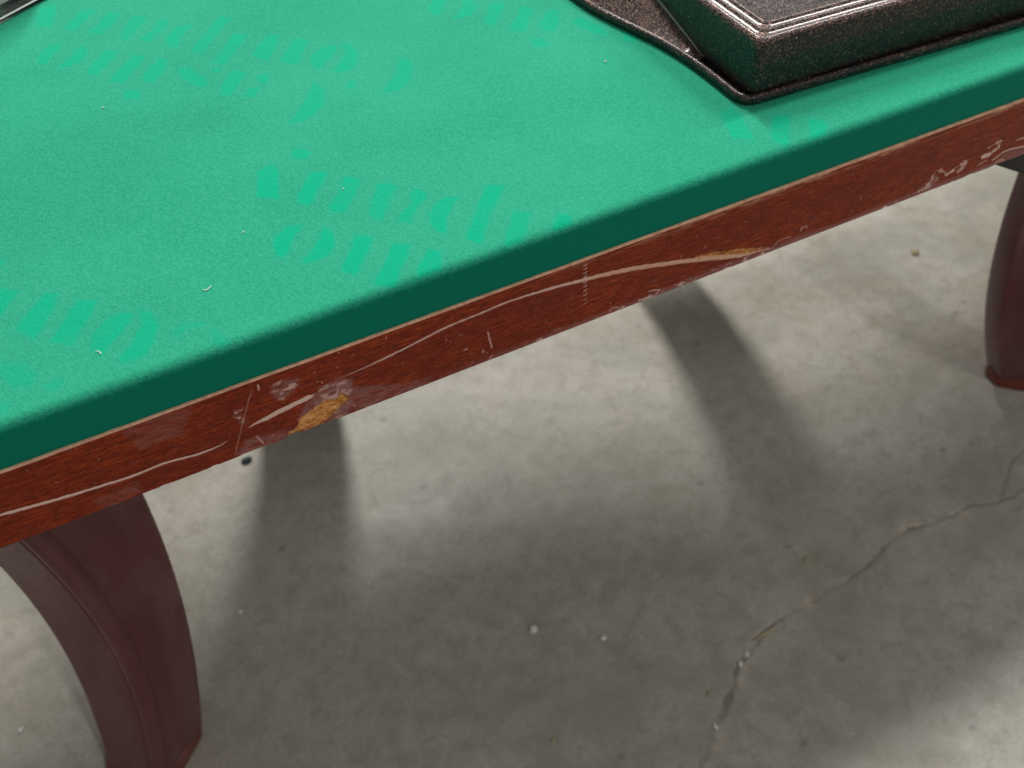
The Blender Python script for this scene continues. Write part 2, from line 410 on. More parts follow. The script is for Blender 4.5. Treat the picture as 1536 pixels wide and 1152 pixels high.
def mat_leg(name, c0, c1, rough):
    n = NT(name)
    g = n.noise(22, 5, .6, stretch=(1, 1, .18)); b = n.noise(6, 3)
    c = n.mix(n.ramp(g, [(.3, 0.0), (.7, 1.0)]), c0, c1)
    c = n.mix(n.ramp(b, [(.45, 0.0), (.7, .4)]), c, (.15, .062, .062))
    du = n.noise(9, 5, .65, stretch=(1, 1, .35), dist=.8)
    c = n.mix(n.ramp(du, [(.48, 0.0), (.68, .5)]), c, (.24, .13, .13))
    f = n.noise(180, 3)
    return n.done(c, n.ramp(f, [(.3, rough - .06), (.7, rough + .1)]), n.bump(g, .0006, .3), Coat_Weight=.22, Coat_Roughness=.28, Specular_IOR_Level=.4)

def mat_simple(name, col, rough, spec=.5, bscale=200, bdist=.0004, var=.2, **kw):
    n = NT(name)
    f = n.noise(bscale, 4, .6); g = n.noise(bscale * .12, 4, .6)
    d = tuple(v * (1 - var) for v in col)
    c = n.mix(n.ramp(g, [(.35, 0.0), (.65, 1.0)]), d, col)
    return n.done(c, rough, n.bump(f, bdist, .6), Specular_IOR_Level=spec, **kw)

def mat_vein():
    n = NT('copper_vein_enamel')
    a = n.noise(640, 4, .62, dist=1.4); b = n.voro(520, 'DISTANCE_TO_EDGE')
    a2 = n.math('SUBTRACT', a, n.math('MULTIPLY', n.attr('bare_side'), .055))
    v = n.math('MULTIPLY', n.ramp(a2, [(.51, 0.0), (.59, 1.0)]), n.ramp(b, [(.02, 1.0), (.22, .25)]))
    c = n.mix(v, (.005, .005, .007), (.56, .33, .265))
    h = n.math('ADD', n.math('MULTIPLY', a, .8), n.math('MULTIPLY', b, .4))
    return n.done(c, n.mix(v, (.34, .34, .34), (.42, .42, .42)), n.bump(h, .0009, .8),
                  Metallic=n.math('MULTIPLY', v, .7), Coat_Weight=.3, Coat_Roughness=.12, Specular_IOR_Level=.35)

def mat_leather():
    n = NT('grained_vinyl')
    b = n.voro(330, 'DISTANCE_TO_EDGE'); a = n.noise(260, 5, .7, dist=1.5)
    c = n.mix(n.ramp(a, [(.4, 0.0), (.62, 1.0)]), (.035, .028, .028), (.20, .165, .155))
    h = n.math('ADD', n.math('MULTIPLY', a, 1.0), n.ramp(b, [(0.0, 0.0), (.2, 1.0)]))
    return n.done(c, .36, n.bump(h, .0011, .9), Coat_Weight=.4, Coat_Roughness=.2)

M_concrete = mat_concrete(); M_felt = mat_felt(); M_wood = mat_wood(); M_vein = mat_vein(); M_leather = mat_leather()
M_leg = mat_leg('maroon_lacquer', (.105, .024, .027), (.155, .042, .047), .38)
M_foot = mat_leg('red_brown_foot', (.14, .020, .010), (.22, .038, .016), .3)
M_under = mat_simple('black_underside', (.02, .016, .018), .6)
M_rubber = mat_simple('white_crumb', (.92, .91, .88), .7, bscale=900)
M_tan = mat_simple('tan_crumb', (.52, .43, .28), .8, bscale=900)
M_lint = mat_simple('pale_lint', (.80, .85, .78), .9, bscale=1500, bdist=.0001)
M_blue = mat_simple('dark_blue_plastic', (.02, .035, .05), .5)
M_paper = mat_simple('pale_crumpled_plastic', (.80, .80, .76), .5, bscale=60, bdist=.004, var=.12)
_n = NT('clear_acrylic')
_tr = _n.new('ShaderNodeBsdfTransparent'); _tr.inputs[0].default_value = (.90, .95, .93, 1)
_gl = _n.new('ShaderNodeBsdfGlossy'); _gl.inputs['Roughness'].default_value = .04
_fr = _n.new('ShaderNodeFresnel'); _fr.inputs[0].default_value = 1.49
_mx = _n.new('ShaderNodeMixShader'); _n.link(_fr.outputs[0], _mx.inputs[0]); _n.link(_tr.outputs[0], _mx.inputs[1]); _n.link(_gl.outputs[0], _mx.inputs[2])
_n.link(_mx.outputs[0], _n.t.nodes['Material Output'].inputs['Surface']); M_acrylic = _n.m
M_fuzz = mat_simple('green_fibre', (.10, .55, .35), .9, bscale=900, bdist=.0001)

# ------------------------------------------------------------------ floor
def axis(lo, hi, step, far):
    core = np.arange(lo, hi + 1e-9, step)
    g = step; a = []; x = lo
    while x > -far:
        g *= 1.35; x -= g; a.append(x)
    g = step; b = []; x = core[-1]
    while x < far:
        g *= 1.35; x += g; b.append(x)
    return np.array(a[::-1] + list(core) + b)

xs = axis(-0.05, 1.35, .0026, 9.0); ys = axis(-.26, .22, .0026, 9.0)
X, Y = np.meshgrid(xs, ys, indexing='ij')
cx = X + .010 * (vnoise(X * 60, Y * 60, 11) - .5); cy = Y + .010 * (vnoise(X * 60, Y * 60, 12) - .5)
near = (X > -.1) & (X < 1.4) & (Y > -.3) & (Y < .26)
crack = np.zeros(X.shape); spall = np.zeros(X.shape)
d = np.full(X.shape, 1.0); t = np.zeros(X.shape)
dd, tt = seg_dist(cx[near], cy[near], CRACK)
d[near] = dd; t[near] = tt
wide = .0003 + .0016 * sstep(.45, .75, vnoise(X * 14, Y * 14, 13)) + .0016 * sstep(.55, .8, t)
crack = (1 - sstep(wide, wide + .0026, d)) * (.42 + .58 * sstep(.42, .62, vnoise(X * 20, Y * 20, 14)))
db = np.full(X.shape, 1.0); dd, _ = seg_dist(cx[near], cy[near], BRANCH); db[near] = dd
crack = np.maximum(crack, .55 * (1 - sstep(.001, .0045, db)))
far_side = np.where(d < .022, 1.0, 0.0)
spall = (1 - sstep(.002, .017, d)) * sstep(.46, .60, vnoise(X * 70, Y * 70, 15)) * sstep(.38, .52, vnoise(X * 9, Y * 9, 16))
Z = -.0016 * crack - .0012 * spall * (1 - crack) + .0006 * (vnoise(X * 7, Y * 7, 17) - .5) * near
floor = mesh_obj('floor', np.stack([X, Y, Z], -1).reshape(-1, 3), grid_faces(len(xs), len(ys)), M_concrete,
                 attrs={'crack': crack * .42, 'spall': spall * (1 - crack)})
tag(floor, 'worn grey polished concrete floor with a ragged crack running across it', kind='structure')

# ------------------------------------------------------------------ the table
table = tag(empty('gaming_table', (0.5, 0.35, 0.0)),
            'long table with green printed cloth top, scratched mahogany edge and curved maroon legs', 'table')

XA, XB = -0.34, 2.30  # unseen right end lengthened to keep the side lamps off the floor below
def y_back(x):
    u = np.abs((x - .98) / 1.32)
    return np.clip((.80 - .14 * sstep(.45, .85, x)) * np.sqrt(np.clip(1 - u ** 8, 0, 1)), .004, None)

# cloth: one sheet that runs over the top and down round the front edge
R0 = .0070
prof = [(.0022, .7262), (.0020, .7300), (.0020, .735), (.0020, .740), (.0020, .745), (.0020, .749), (.0020, .7530)]
for a in np.linspace(.05, math.pi / 2, 12):
    prof.append((.0020 + R0 * (1 - math.cos(a)), H - R0 + R0 * math.sin(a)))
yv = list(np.arange(.0100, .62, .0012)) + list(np.linspace(.63, .80, 8))
pv = np.array([p for p in prof] + [(y, H) for y in yv])
xv = np.concatenate([np.linspace(XA, -.08, 20)[:-1], np.arange(-.08, .86, .0013), np.linspace(.865, XB, 30)])
GX = np.repeat(xv[:, None], len(pv), 1)
yb = y_back(xv)[:, None]
GY0 = np.repeat(pv[None, :, 0], len(xv), 0)
GY = np.where(GY0 > .0100, np.where(yb > .645, np.where(GY0 > .62, .62 + (GY0 - .62) / .18 * (yb - .62), GY0), GY0 / .80 * yb), np.minimum(GY0, yb))
GZ = np.repeat(pv[None, :, 1], len(xv), 0)
top_side = sstep(H - .0035, H - .0005, GZ)
GZ = GZ + top_side * (.0007 * (vnoise(GX * 11, GY * 11, 21) - .5) + .00016 * (vnoise(GX * 260, GY * 260, 22, 2) - .5) * 2)
pm = np.zeros(GX.shape)
wx = GX + .0018 * (vnoise(GX * 260, GY * 260, 23, 3) - .5); wy = GY + .0018 * (vnoise(GX * 260, GY * 260, 24, 3) - .5)
strength = {1: .80, 2: 1.0, 3: .88, 4: .75, 5: .95}
for k, (tx, ty) in STAMPS.items():
    for nm, poly in GLYPHS:
        if k == 5 and nm not in ('y', 'n'): continue
        if nm == 'C3' and k != 3: continue
        if k == 3 and nm in ('C', 'C2', 'a2'): continue
        s = strength[k]
        if nm == 'C3': s *= .6
        P = [(a + tx, b + ty) for a, b in poly]
        pm = np.maximum(pm, s * poly_mask(wx, wy, P, .0019))
pm *= .80 + .20 * sstep(.28, .5, vnoise(GX * 28, GY * 28, 25))
edge_shade = 1 - sstep(H - .0070, H - .0010, GZ + .004 * (vnoise(GX * 900, GY * 900 + GZ * 900, 26, 2) - .5))
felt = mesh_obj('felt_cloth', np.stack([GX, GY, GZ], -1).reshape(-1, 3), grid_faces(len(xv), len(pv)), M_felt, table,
                attrs={'print': pm * top_side, 'edge_shade': edge_shade})
felt['label'] = 'green cloth with faded printed words, shade painted dark green where it is pulled over the front edge'

# fibres that stand up along the rounded edge of the cloth
FV = []; FF = []
for i in range(9000):
    x = random.uniform(-.08, .82); a = random.uniform(.45, math.pi / 2)
    y = .0020 + R0 * (1 - math.cos(a)); z = H - R0 + R0 * math.sin(a) - .0001
    if random.random() < .35: y = random.uniform(.009, .014); z = H - .0001
    L = random.uniform(.0004, .0012); th = random.uniform(-.9, .9)
    dx = math.sin(th) * L; up = L * random.uniform(.2, .8); fy = -L * random.uniform(-.2, .7) * math.cos(a * .6)
    w = random.uniform(.00004, .00008); b = len(FV)
    FV += [(x - w, y, z), (x + w, y, z), (x + dx * .6 + w * .4, y + fy * .6, z + up * .7), (x + dx, y + fy, z + up)]
    FF += [(b, b + 1, b + 2), (b, b + 2, b + 3)]
fz = mesh_obj('cloth_fuzz', FV, FF, M_fuzz, table); fz['kind'] = 'stuff'

# slab under the cloth and dark underside
def outline(inset, n=64, zz=0.0):
    pts = []
    x0, x1 = XA + inset, XB - inset
    for i in range(n + 1):
        x = x0 + (x1 - x0) * i / n
        pts.append((x, inset))
    for i in range(n + 1):
        x = x1 - (x1 - x0) * i / n
        u = abs((x - .98) / (1.32 - inset))
        pts.append((x, max(inset + .002, (float(.80 - .14 * sstep(.45, .85, x)) - inset) * math.sqrt(max(0, 1 - u ** 8)))))
    return pts
o1 = outline(.006)
V, F = loft([[(x, y, z) for x, y in o1] for z in (.668, .7575)], cap0=True, cap1=True)
mesh_obj('table_slab', V, F, M_under, table, smooth=False)

# front board: dense sheet with real gouges, chips and splintered bottom edge
ZB, ZT = .6645, .7272
zp = [(.0060, ZB), (.0030, ZB - .0004), (.0012, ZB - .0001)]
for a in np.linspace(.25, math.pi / 2, 4): zp.append((.0012 * (1 - math.sin(a)), ZB + .0012 * (1 - math.cos(a))))
for z in np.arange(ZB + .0017, ZT - .0007, .00052): zp.append((0.0, float(z)))
for a in np.linspace(0, math.pi / 2, 4): zp.append((.0007 * (1 - math.cos(a)), ZT - .0007 + .0007 * math.sin(a)))
zp += [(.0013, ZT), (.0026, ZT - .0001), (.0060, ZT - .0001)]
zp = np.array(zp)
xw = np.concatenate([np.linspace(XA, -.125, 16)[:-1], np.arange(-.125, .80, .00058), np.linspace(.805, XB, 24)])
WX = np.repeat(xw[:, None], len(zp), 1); WY = np.repeat(zp[None, :, 0], len(xw), 0); WZ = np.repeat(zp[None, :, 1], len(xw), 0)
WYo = WY.copy()
scr = np.zeros(WX.shape); bare = np.zeros(WX.shape); haze = np.zeros(WX.shape); dep = np.zeros(WX.shape)
jx = WX + .0008 * (vnoise(WX * 350, WZ * 350, 31) - .5); jz = WZ + .0008 * (vnoise(WX * 350, WZ * 350, 32) - .5)
front = WZ > ZB - .001
S = 1 / 2190.0
def stroke(key, hw, val=1.0, depth=.0003, taper=True, soft=.00035, sm=4):
    global scr, dep
    pts = [tuple(p) for p in spline(WEAR[key], sm)] if len(WEAR[key]) > 2 else WEAR[key]
    if key in ('q1', 'q2', 'q5'):
        rx = WX + .0034 * (vnoise(WX * 420, WZ * 420, 61, 3) - .5); rz = WZ + .0034 * (vnoise(WX * 420, WZ * 420, 62, 3) - .5)
        m, t_ = line_mask(rx, rz, WEAR[key], lambda t: hw * (.35 + 1.5 * sstep(.3, .7, vnoise(t * 9, t * 0, 63, 2))), soft, False)
        m = m * sstep(.25, .5, vnoise(WX * 700, WZ * 900, 64, 2))
    else:
        m, t_ = line_mask(jx, jz, pts, hw, soft, taper)
    scr = np.maximum(scr, m * val); dep = np.maximum(dep, m * depth)
    return m, t_
stroke('s1', lambda t: .0012 - .0005 * t, .9, .0004)
stroke('s2', lambda t: .0004 + .0015 * sstep(0, .4, t), .85, .0005)
m, t_ = stroke('s3', lambda t: .0007 + .0012 * sstep(.35, .62, t) * (1 - .5 * sstep(.8, 1, t)), .85, .0008)
bare = np.maximum(bare, m * .45 * sstep(.45, .6, t_))
for k, hw, v in (('v1', .00025, .35), ('v2', .0005, .7), ('v3', .0005, .6), ('v4', .0005, .65), ('v5', .0005, .5), ('v6', .0004, .6),
                 ('q1', .0011, .8), ('q2', .0012, .9), ('q3', .0004, .8), ('q4', .0007, .8), ('q5', .0009, .8),
                 ('jag', .0004, .8), ('jag2', .0003, .7), ('jag3', .0003, .6), ('jag4', .0003, .6)):
    stroke(k, hw, v, .0002, taper=(k[0] != 'q'), soft=.0003, sm=2)
bm_ = poly_mask(jx, jz, WEAR['bare2'], .0006, wob=.002); bare = np.maximum(bare, bm_ * (.35 + .6 * sstep(.4, .6, vnoise(WX * 300, WZ * 1500, 65)))); dep = np.maximum(dep, bm_ * .0016)
cm = poly_mask(jx, jz, WEAR['chip'], .0006, wob=.003)
bare = np.maximum(bare, cm)
dep = np.maximum(dep, cm * (.0016 + .0016 * vnoise(WX * 500, WZ * 700, 33)))
rimc = poly_mask(jx, jz, WEAR['chip'], .0024) * (1 - cm)
scr = np.maximum(scr, rimc * .75 * sstep(.5, .7, vnoise(WX * 500, WZ * 500, 34)))
for k, v in (('haze1', 1.0), ('haze2', .75), ('haze3', .7), ('haze4', .7), ('haze5', .75), ('haze6', .35), ('haze7', .45), ('haze8', .9), ('haze9', .8)):
    haze = np.maximum(haze, v * poly_mask(jx, jz, WEAR[k], .0028, wob=.005) * (.35 + .65 * sstep(.3, .6, vnoise(WX * 180, WZ * 420, 35))))
scr = np.maximum(scr, .55 * poly_mask(jx, jz, WEAR['haze2'], .002, wob=.005) * sstep(.52, .68, vnoise(WX * 220, WZ * 420, 36)))
scr = np.maximum(scr, .45 * poly_mask(jx, jz, WEAR['haze1'], .002, wob=.005) * sstep(.55, .72, vnoise(WX * 160, WZ * 420, 37)))
scr = np.maximum(scr, .55 * poly_mask(jx, jz, WEAR['haze8'], .001, wob=.005) * sstep(.45, .6, vnoise(WX * 420, WZ * 300, 38)))
scr = np.maximum(scr, .75 * poly_mask(jx, jz, WEAR['haze3'], .001, wob=.004) * sstep(.5, .62, vnoise(WX * 420, WZ * 420, 39)))
for i, (tx, tz) in enumerate(TICKS):
    m, _ = line_mask(jx, jz, [(tx - .0016, tz - .0002), (tx + .0006, tz - .0002), (tx + .0018, tz + .0009)], .00032, .0003)
    scr = np.maximum(scr, m * (.8 if i < 9 else .5)); dep = np.maximum(dep, m * .0003)
# worn band along the bottom edge, heavier towards the right
hgt = WZ - ZB
band = (1 - sstep(.001, .0035 + .007 * vnoise(WX * 26, WZ * 0 + 2, 40), hgt)) * sstep(.10, .36, WX + .2 * (vnoise(WX * 12, WZ * 0, 41) - .5)) * front
haze = np.maximum(haze, band * .85)
chipn = vnoise(WX * 170, WZ * 330, 42)
flake = sstep(.60, .66, chipn) * (1 - sstep(.0015, .0075, hgt)) * sstep(.40, .55, vnoise(WX * 30, WZ * 0 + 7, 43)) * sstep(.05, .3, WX)
scr = np.maximum(scr, flake * .7 * front); dep = np.maximum(dep, flake * .0005)
nick = sstep(.60, .72, vnoise(WX * 75, WZ * 0 + 3, 44, 4)) * sstep(.45, .6, vnoise(WX * 11, WZ * 0 + 9, 54, 2)) * (1 - sstep(.0, .0016, hgt)) * front
bare = np.maximum(bare, nick * .6)
# pale worn arris along the top
down = ZT - WZ
eww = .0005 + .0006 * vnoise(WX * 40, WX * 0, 45) + .0009 * sstep(.25, .6, WX) * vnoise(WX * 90, WX * 0, 46)
edge = 1 - sstep(eww, eww + .0007, down)
rub = (1 - sstep(.001, .008, down)) * sstep(.2, .5, WX) * sstep(.48, .62, vnoise(WX * 70, WZ * 800, 47))
edge = np.maximum(edge, rub * .55)
dots = sstep(.955, .985, vnoise(WX * 330, WZ * 330, 48, 1)) * sstep(.45, .7, vnoise(WX * 18, WZ * 18, 49, 1)) * front
scr = np.maximum(scr, dots * .45)
wob_ = .00025 * (vnoise(WX * 5, WZ * 12, 50) - .5) + .00012 * (vnoise(WX * 60, WZ * 60, 51) - .5)
WY = WY + np.where(WYo < .0016, dep + wob_, 0)
WZ = WZ + np.where(hgt < .0018, .0018 * nick, 0) + np.where(hgt < .0018, .0003 * (vnoise(WX * 60, WX * 0, 52) - .5), 0) + np.where(down < .0009, -.0004 * vnoise(WX * 120, WX * 0, 53), 0)
rim = mesh_obj('front_board', np.stack([WX, WY, WZ], -1).reshape(-1, 3), grid_faces(len(xw), len(zp)), M_wood, table,
               attrs={'scratch': scr * (1 - .75 * cm), 'bare': bare, 'haze': haze * (1 - cm), 'edge': edge})
rim['label'] = 'glossy mahogany front board with long pale scratches and a splintered orange chip'

# edge board round the curved back
bo = outline(.0)[65:]
ring = []
for (x, y) in bo: ring.append([(x, y, ZB), (x * .995 + .0025, y - .004, ZB), (x * .995 + .0025, y - .004, ZT), (x, y, ZT)])
V, F = loft(ring); mesh_obj('back_board', V, F, M_wood, table, attrs={k: np.zeros(len(V)) for k in ('scratch', 'bare', 'haze', 'edge')})

# ------------------------------------------------------------------ legs
ZZ = [0.0, .06, .14, .22, .30, .38, .46, .54, .62, .668]
def interp(zs, vs, z): return float(np.interp(z, zs, vs))
def leg_shape(side, px, py, bow=1.0, lower=0.02):
    """sabre leg: side=+1 leans to +x going up; px = ridge x at the floor, py = ridge y"""
    zz = np.linspace(lower, .668, 44)
    # offsets from the ridge foot, metres; the outline bows towards the middle of the table
    kz = [0, .07, .15, .22, .29, .37, .42, .52, .60, .67]
    le = np.array([-.046, -.036, -.025, -.018, -.0145, -.018, -.022, -.038, -.058, -.080]) - .0
    ri = np.array([.062, .076, .092, .100, .1085, .113, .114, .111, .104, .094])
    rd = np.array([.002, .012, .030, .038, .0415, .038, .034, .018, .0, -.02])
    if side < 0 and py < .3:
        ri = np.array([.053, .086, .120, .140, .153, .162, .164, .158, .145, .130]); le = ri - .100 - np.array([.0, .01, .01, .01, .01, .015, .02, .03, .04, .05]); rd = (ri + le) / 2
    le = le[0] + (le - le[0]) * bow; ri = ri[0] + (ri - ri[0]) * bow; rd = rd[0] + (rd - rd[0]) * bow
    pl = np.polyfit(kz, le, 4); prr = np.polyfit(kz, ri, 4); pd = np.polyfit(kz, rd, 4)
    rings = []
    for z in zz:
        L = np.polyval(pl, z); Rr = np.polyval(prr, z); D = np.polyval(pd, z)
        w = .0085 + .002 * (z / .66)
        yk = py + .05; 
        pts = [(L, yk), (L + .0015, yk - .004),
               (L * .55 + D * .45, yk - .021), (D - w - .0025, py + .0065), (D - w - .0005, py + .0075), (D - w + .0015, py + .0015),
               (D - w * .5, py - .001), (D, py - .0018), (D + w * .5, py - .001),
               (D + w - .0015, py + .0015), (D + w + .0005, py + .0078), (D + w + .0025, py + .0068),
               (Rr * .55 + D * .45, yk - .020), (Rr - .0015, yk - .004), (Rr, yk),
               (Rr - .004, yk + .03), ((L + Rr) / 2, yk + .045), (L + .004, yk + .03)]
        r = [(px + side * a, b, z) for a, b in pts]
        rings.append(r if side > 0 else r[::-1])
    return loft(rings, cap0=True, cap1=True)
def foot_shape(side, px, py):
    prof_ = [(0.0, 1.0), (.003, 1.03), (.010, 1.045), (.016, 1.04), (.019, 1.0), (.024, .97)]
    c = (.008, .058)
    base = [(-.047, .05), (-.012, .008), (0.002, -.002), (.018, .008), (.063, .05), (.058, .082), (.008, .096), (-.042, .082)]
    # round the outline a little
    P = []
    n = len(base)
    for i in range(n):
        a = np.array(base[i - 1]); b = np.array(base[i]); d_ = np.array(base[(i + 1) % n])
        P += [b * .8 + a * .2, b * .9 + a * .05 + d_ * .05, b * .8 + d_ * .2]
    rings = []
    for z, s in prof_:
        r = [(px + side * (c[0] + (p[0] - c[0]) * s), py + c[1] + (p[1] - c[1]) * s, z) for p in P]
        rings.append(r if side > 0 else r[::-1])
    return loft(rings, cap0=True, cap1=True)
for side, px, py in ((1, -.157, .156), (-1, 1.213, .128), (1, .185, .66), (1, .83, .640)):
    V, F = leg_shape(side, px, py, .35 if px == .83 else 1.0)
    leg = mesh_obj('leg', V, F, M_leg, table)
    bv = leg.modifiers.new('bev', 'BEVEL'); bv.width = .0012; bv.segments = 2; bv.limit_method = 'ANGLE'
    V, F = foot_shape(side, px, py)
    mesh_obj('foot', V, F, M_foot, leg)

# corner brace between the right leg and the underside
def prism_box(a, b, w, z0, z1):
    a = np.array(a, float); b = np.array(b, float); d_ = (b - a) / np.linalg.norm(b - a); nrm = np.array([-d_[1], d_[0]]) * w / 2
    q = [a - nrm, b - nrm, b + nrm, a + nrm]
    return loft([[(p[0], p[1], z) for p in q] for z in (z0, z1)], cap0=True, cap1=True)
XZ = [(.72, .6675), (.742, .637), (.80, .604), (.90, .572), (1.0, .560), (1.14, .560), (1.14, .6675)]
V, F = loft([[(x, y, z) for x, z in XZ] for y in (.030, .075)], cap0=True, cap1=True)
br = mesh_obj('corner_brace', V, F, M_under, table, smooth=False)
bv = br.modifiers.new('bev', 'BEVEL'); bv.width = .006; bv.segments = 3

# ------------------------------------------------------------------ black and copper box on the table
bx = tag(empty('equipment_box', (.75, .2, H)), 'black and copper speckled box with flared base lying at the table edge', 'box')
def rrect(fl, fr, br_, bl, inset, r, z, seg=8):
    P = [np.array(p, float) for p in (fl, fr, br_, bl)]; out = []
    n = 4; Q = []
    for i in range(n):   # inset the quad
        p0 = P[i - 1]; p1 = P[i]; p2 = P[(i + 1) % n]
        d0 = (p1 - p0) / np.linalg.norm(p1 - p0); d1 = (p2 - p1) / np.linalg.norm(p2 - p1)
        n0 = np.array([-d0[1], d0[0]]); n1 = np.array([-d1[1], d1[0]])
        bis = n0 + n1; bis /= np.linalg.norm(bis)
        Q.append(p1 + bis * inset / max(.2, bis @ n0))
    for i in range(n):
        p0 = Q[i - 1]; p1 = Q[i]; p2 = Q[(i + 1) % n]
        a = p1 + (p0 - p1) / np.linalg.norm(p0 - p1) * r; b = p1 + (p2 - p1) / np.linalg.norm(p2 - p1) * r
        for k in range(seg + 1):
            t = k / seg; q = a * (1 - t) ** 2 + p1 * 2 * t * (1 - t) + b * t * t
            out.append((q[0], q[1], z))
    return out
BQ = ((.4848, .0648), (1.02, .045), (1.02, .36), (.4880, .36))
def bring(inset, z, r=.007): return rrect(*BQ, inset, r, z)
rings = [bring(0, H + .002), bring(0, H + .010), bring(.0004, H + .030), bring(.0009, H + .0462), bring(.0016, H + .0488), bring(.0030, H + .0507), bring(.0048, H + .0515),
         bring(.0085, H + .0517), bring(.0092, H + .0523), bring(.0098, H + .0535), bring(.0106, H + .0539), bring(.0142, H + .0540), bring(.0148, H + .0546), bring(.0153, H + .0556), bring(.0162, H + .0560), bring(.0176, H + .0560)]
V, F = loft(rings, cap0=True)
mesh_obj('case_body', V, F, M_vein, bx, attrs={'bare_side': [1.0 if p[2] < H + .040 else (.5 if p[2] < H + .0475 else 0.0) for p in V]})
V, F = loft([bring(.0176, H + .0560), bring(.0182, H + .0552), bring(.0190, H + .0550)], cap1=True)
tp_ = mesh_obj('top_panel', V, F, M_leather, bx, smooth=False); tp_['label'] = 'greyish grained panel set into the top'
# flared base with rounded lip
FL = [(1.035, .0345), (.80, .0435), (.60, .0545), (.510, .0590), (.494, .0598), (.484, .0612), (.4780, .0660), (.4758, .0740), (.4757, .090), (.4758, .115), (.4745, .140), (.4708, .170), (.4640, .200), (.4570, .228), (.4520, .256), (.4500, .285), (.4500, .33), (.456, .37), (.50, .385), (.80, .385), (1.02, .38), (1.035, .36)]
fl = spline(FL, 6)
def off(path, dd_):
    out = []; n = len(path)
    for i in range(n):
        a = path[i - 1] if i else path[-1]; b = path[(i + 1) % n]
        t_ = (b - a) / (np.linalg.norm(b - a) + 1e-9); out.append(path[i] + np.array([t_[1], -t_[0]]) * dd_)
    return out
lip = [(.0012, .0004), (.0, .0018), (-.0006, .0040), (-.0004, .0062), (.0008, .0076), (.0024, .0082), (.0040, .0078), (.0050, .0064), (.0056, .0056), (.020, .0056)]
rings = []
for ins, z in lip:
    rings.append([(p[0], p[1], H + .0006 + z) for p in off(fl, ins)][::-1])
V, F = loft(rings)
mesh_obj('base_flange', V, F, M_vein, bx, attrs={'bare_side': [.9 if p[2] < H + .0072 else .3 for p in V]})
# sloping skirt that climbs the left wall
sk = []
ny = 26
for i in range(ny):
    y = .131 + (.37 - .131) * i / (ny - 1)
    xo = float(np.interp(y, [.115, .14, .17, .2, .228, .256, .285, .33, .37], [.4758, .4745, .4708, .464, .457, .452, .45, .45, .456])) + .0015
    zt = min(.0515, .0060 + (y - .131) * .265)
    xi = .4866
    row = []
    for j in range(9):
        t_ = j / 8
        row.append((xo + (xi - xo) * t_, y, H + .0068 + (zt - .0062) * t_))
    row[-1] = (xi + .0010, y, H + .0008 + zt + .0012)
    sk.append(row)
sk0 = [(p[0], p[1], H + .004) for p in sk[0]]
V, F = loft([sk0] + sk, close=False)
F = [f[::-1] for f in F]
mesh_obj('flared_skirt', V, F, M_vein, bx)
# bright crease where the skirt meets the wall
cr = []
for i in range(ny):
    c_ = np.array(sk[i][-1]) + np.array([-.0012, 0, .0001]); ring_ = []
    for k in range(8):
        a = k * math.pi / 4; ring_.append((c_[0] + .0011 * math.cos(a), c_[1], c_[2] + .0011 * math.sin(a)))
    cr.append(ring_)
V, F = loft(cr, cap0=True, cap1=True)
M_crease = mat_simple('rubbed_metal_edge', (.42, .38, .37), .35, bscale=500, Metallic=.6)
mesh_obj('crease_moulding', V, F, M_crease, bx)

# ------------------------------------------------------------------ clear plate and pale bundle, far left
ang = math.atan2(.0279, .0459); ca, sa = math.cos(ang), math.sin(ang)
def AP(u, v, z): return (.0148 + u * ca - v * sa, .5154 + u * sa + v * ca, H + z)
tray = tag(empty('display_plate', AP(0, .1, .0005)), 'clear acrylic plate with edge glint painted white lying on the far green cloth', 'plate')
def uring(u0, u1, v0, v1, ins, z, r=.006):
    P = rrect((u0, v0), (u1, v0), (u1, v1), (u0, v1), ins, r, 0, 5)
    return [AP(p[0], p[1], z) for p in P]
V, F = loft([uring(-.16, .09, 0, .2, .0004, .0006), uring(-.16, .09, 0, .2, 0, .0010), uring(-.16, .09, 0, .2, 0, .0036), uring(-.16, .09, 0, .2, .0004, .0040)], cap0=True, cap1=True)
pl_ = mesh_obj('clear_sheet', V, F, M_acrylic, tray)
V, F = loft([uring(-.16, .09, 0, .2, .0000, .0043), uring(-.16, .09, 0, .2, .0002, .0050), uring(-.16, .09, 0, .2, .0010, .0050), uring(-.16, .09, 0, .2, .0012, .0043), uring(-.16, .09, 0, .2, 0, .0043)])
M_glint = mat_simple('edge_glint', (.95, .97, .96), .35, bscale=60, var=.05)  # white base colour stands in for the reflected glint on the plate edge
mesh_obj('glint_lip', V, F, M_glint, tray)
bun = tag(empty('plastic_bundle', AP(-.03, .1, .006)), 'pale crumpled plastic bundle sitting on the clear plate, top left corner', 'bundle')
rings = []
for k in range(14):
    t_ = k / 13; z = .0062 + .15 * t_
    ins = .003 * math.cos(t_ * 3) + (.03 * t_ ** 6)
    r = rrect((-.15, .0175), (.062, .0175), (.062, .17), (-.15, .17), ins, .02, 0, 8)
    rr = []
    for i, p in enumerate(r):
        nn = .008 * (float(vnoise(np.array([i * .41]), np.array([k * .45]), 60)[0]) - .5)
        rr.append(AP(p[0] + nn, p[1] + nn, z))
    rings.append(rr)
V, F = loft(rings, cap0=True, cap1=True)
mesh_obj('plastic_wrap', V, F, M_paper, bun)

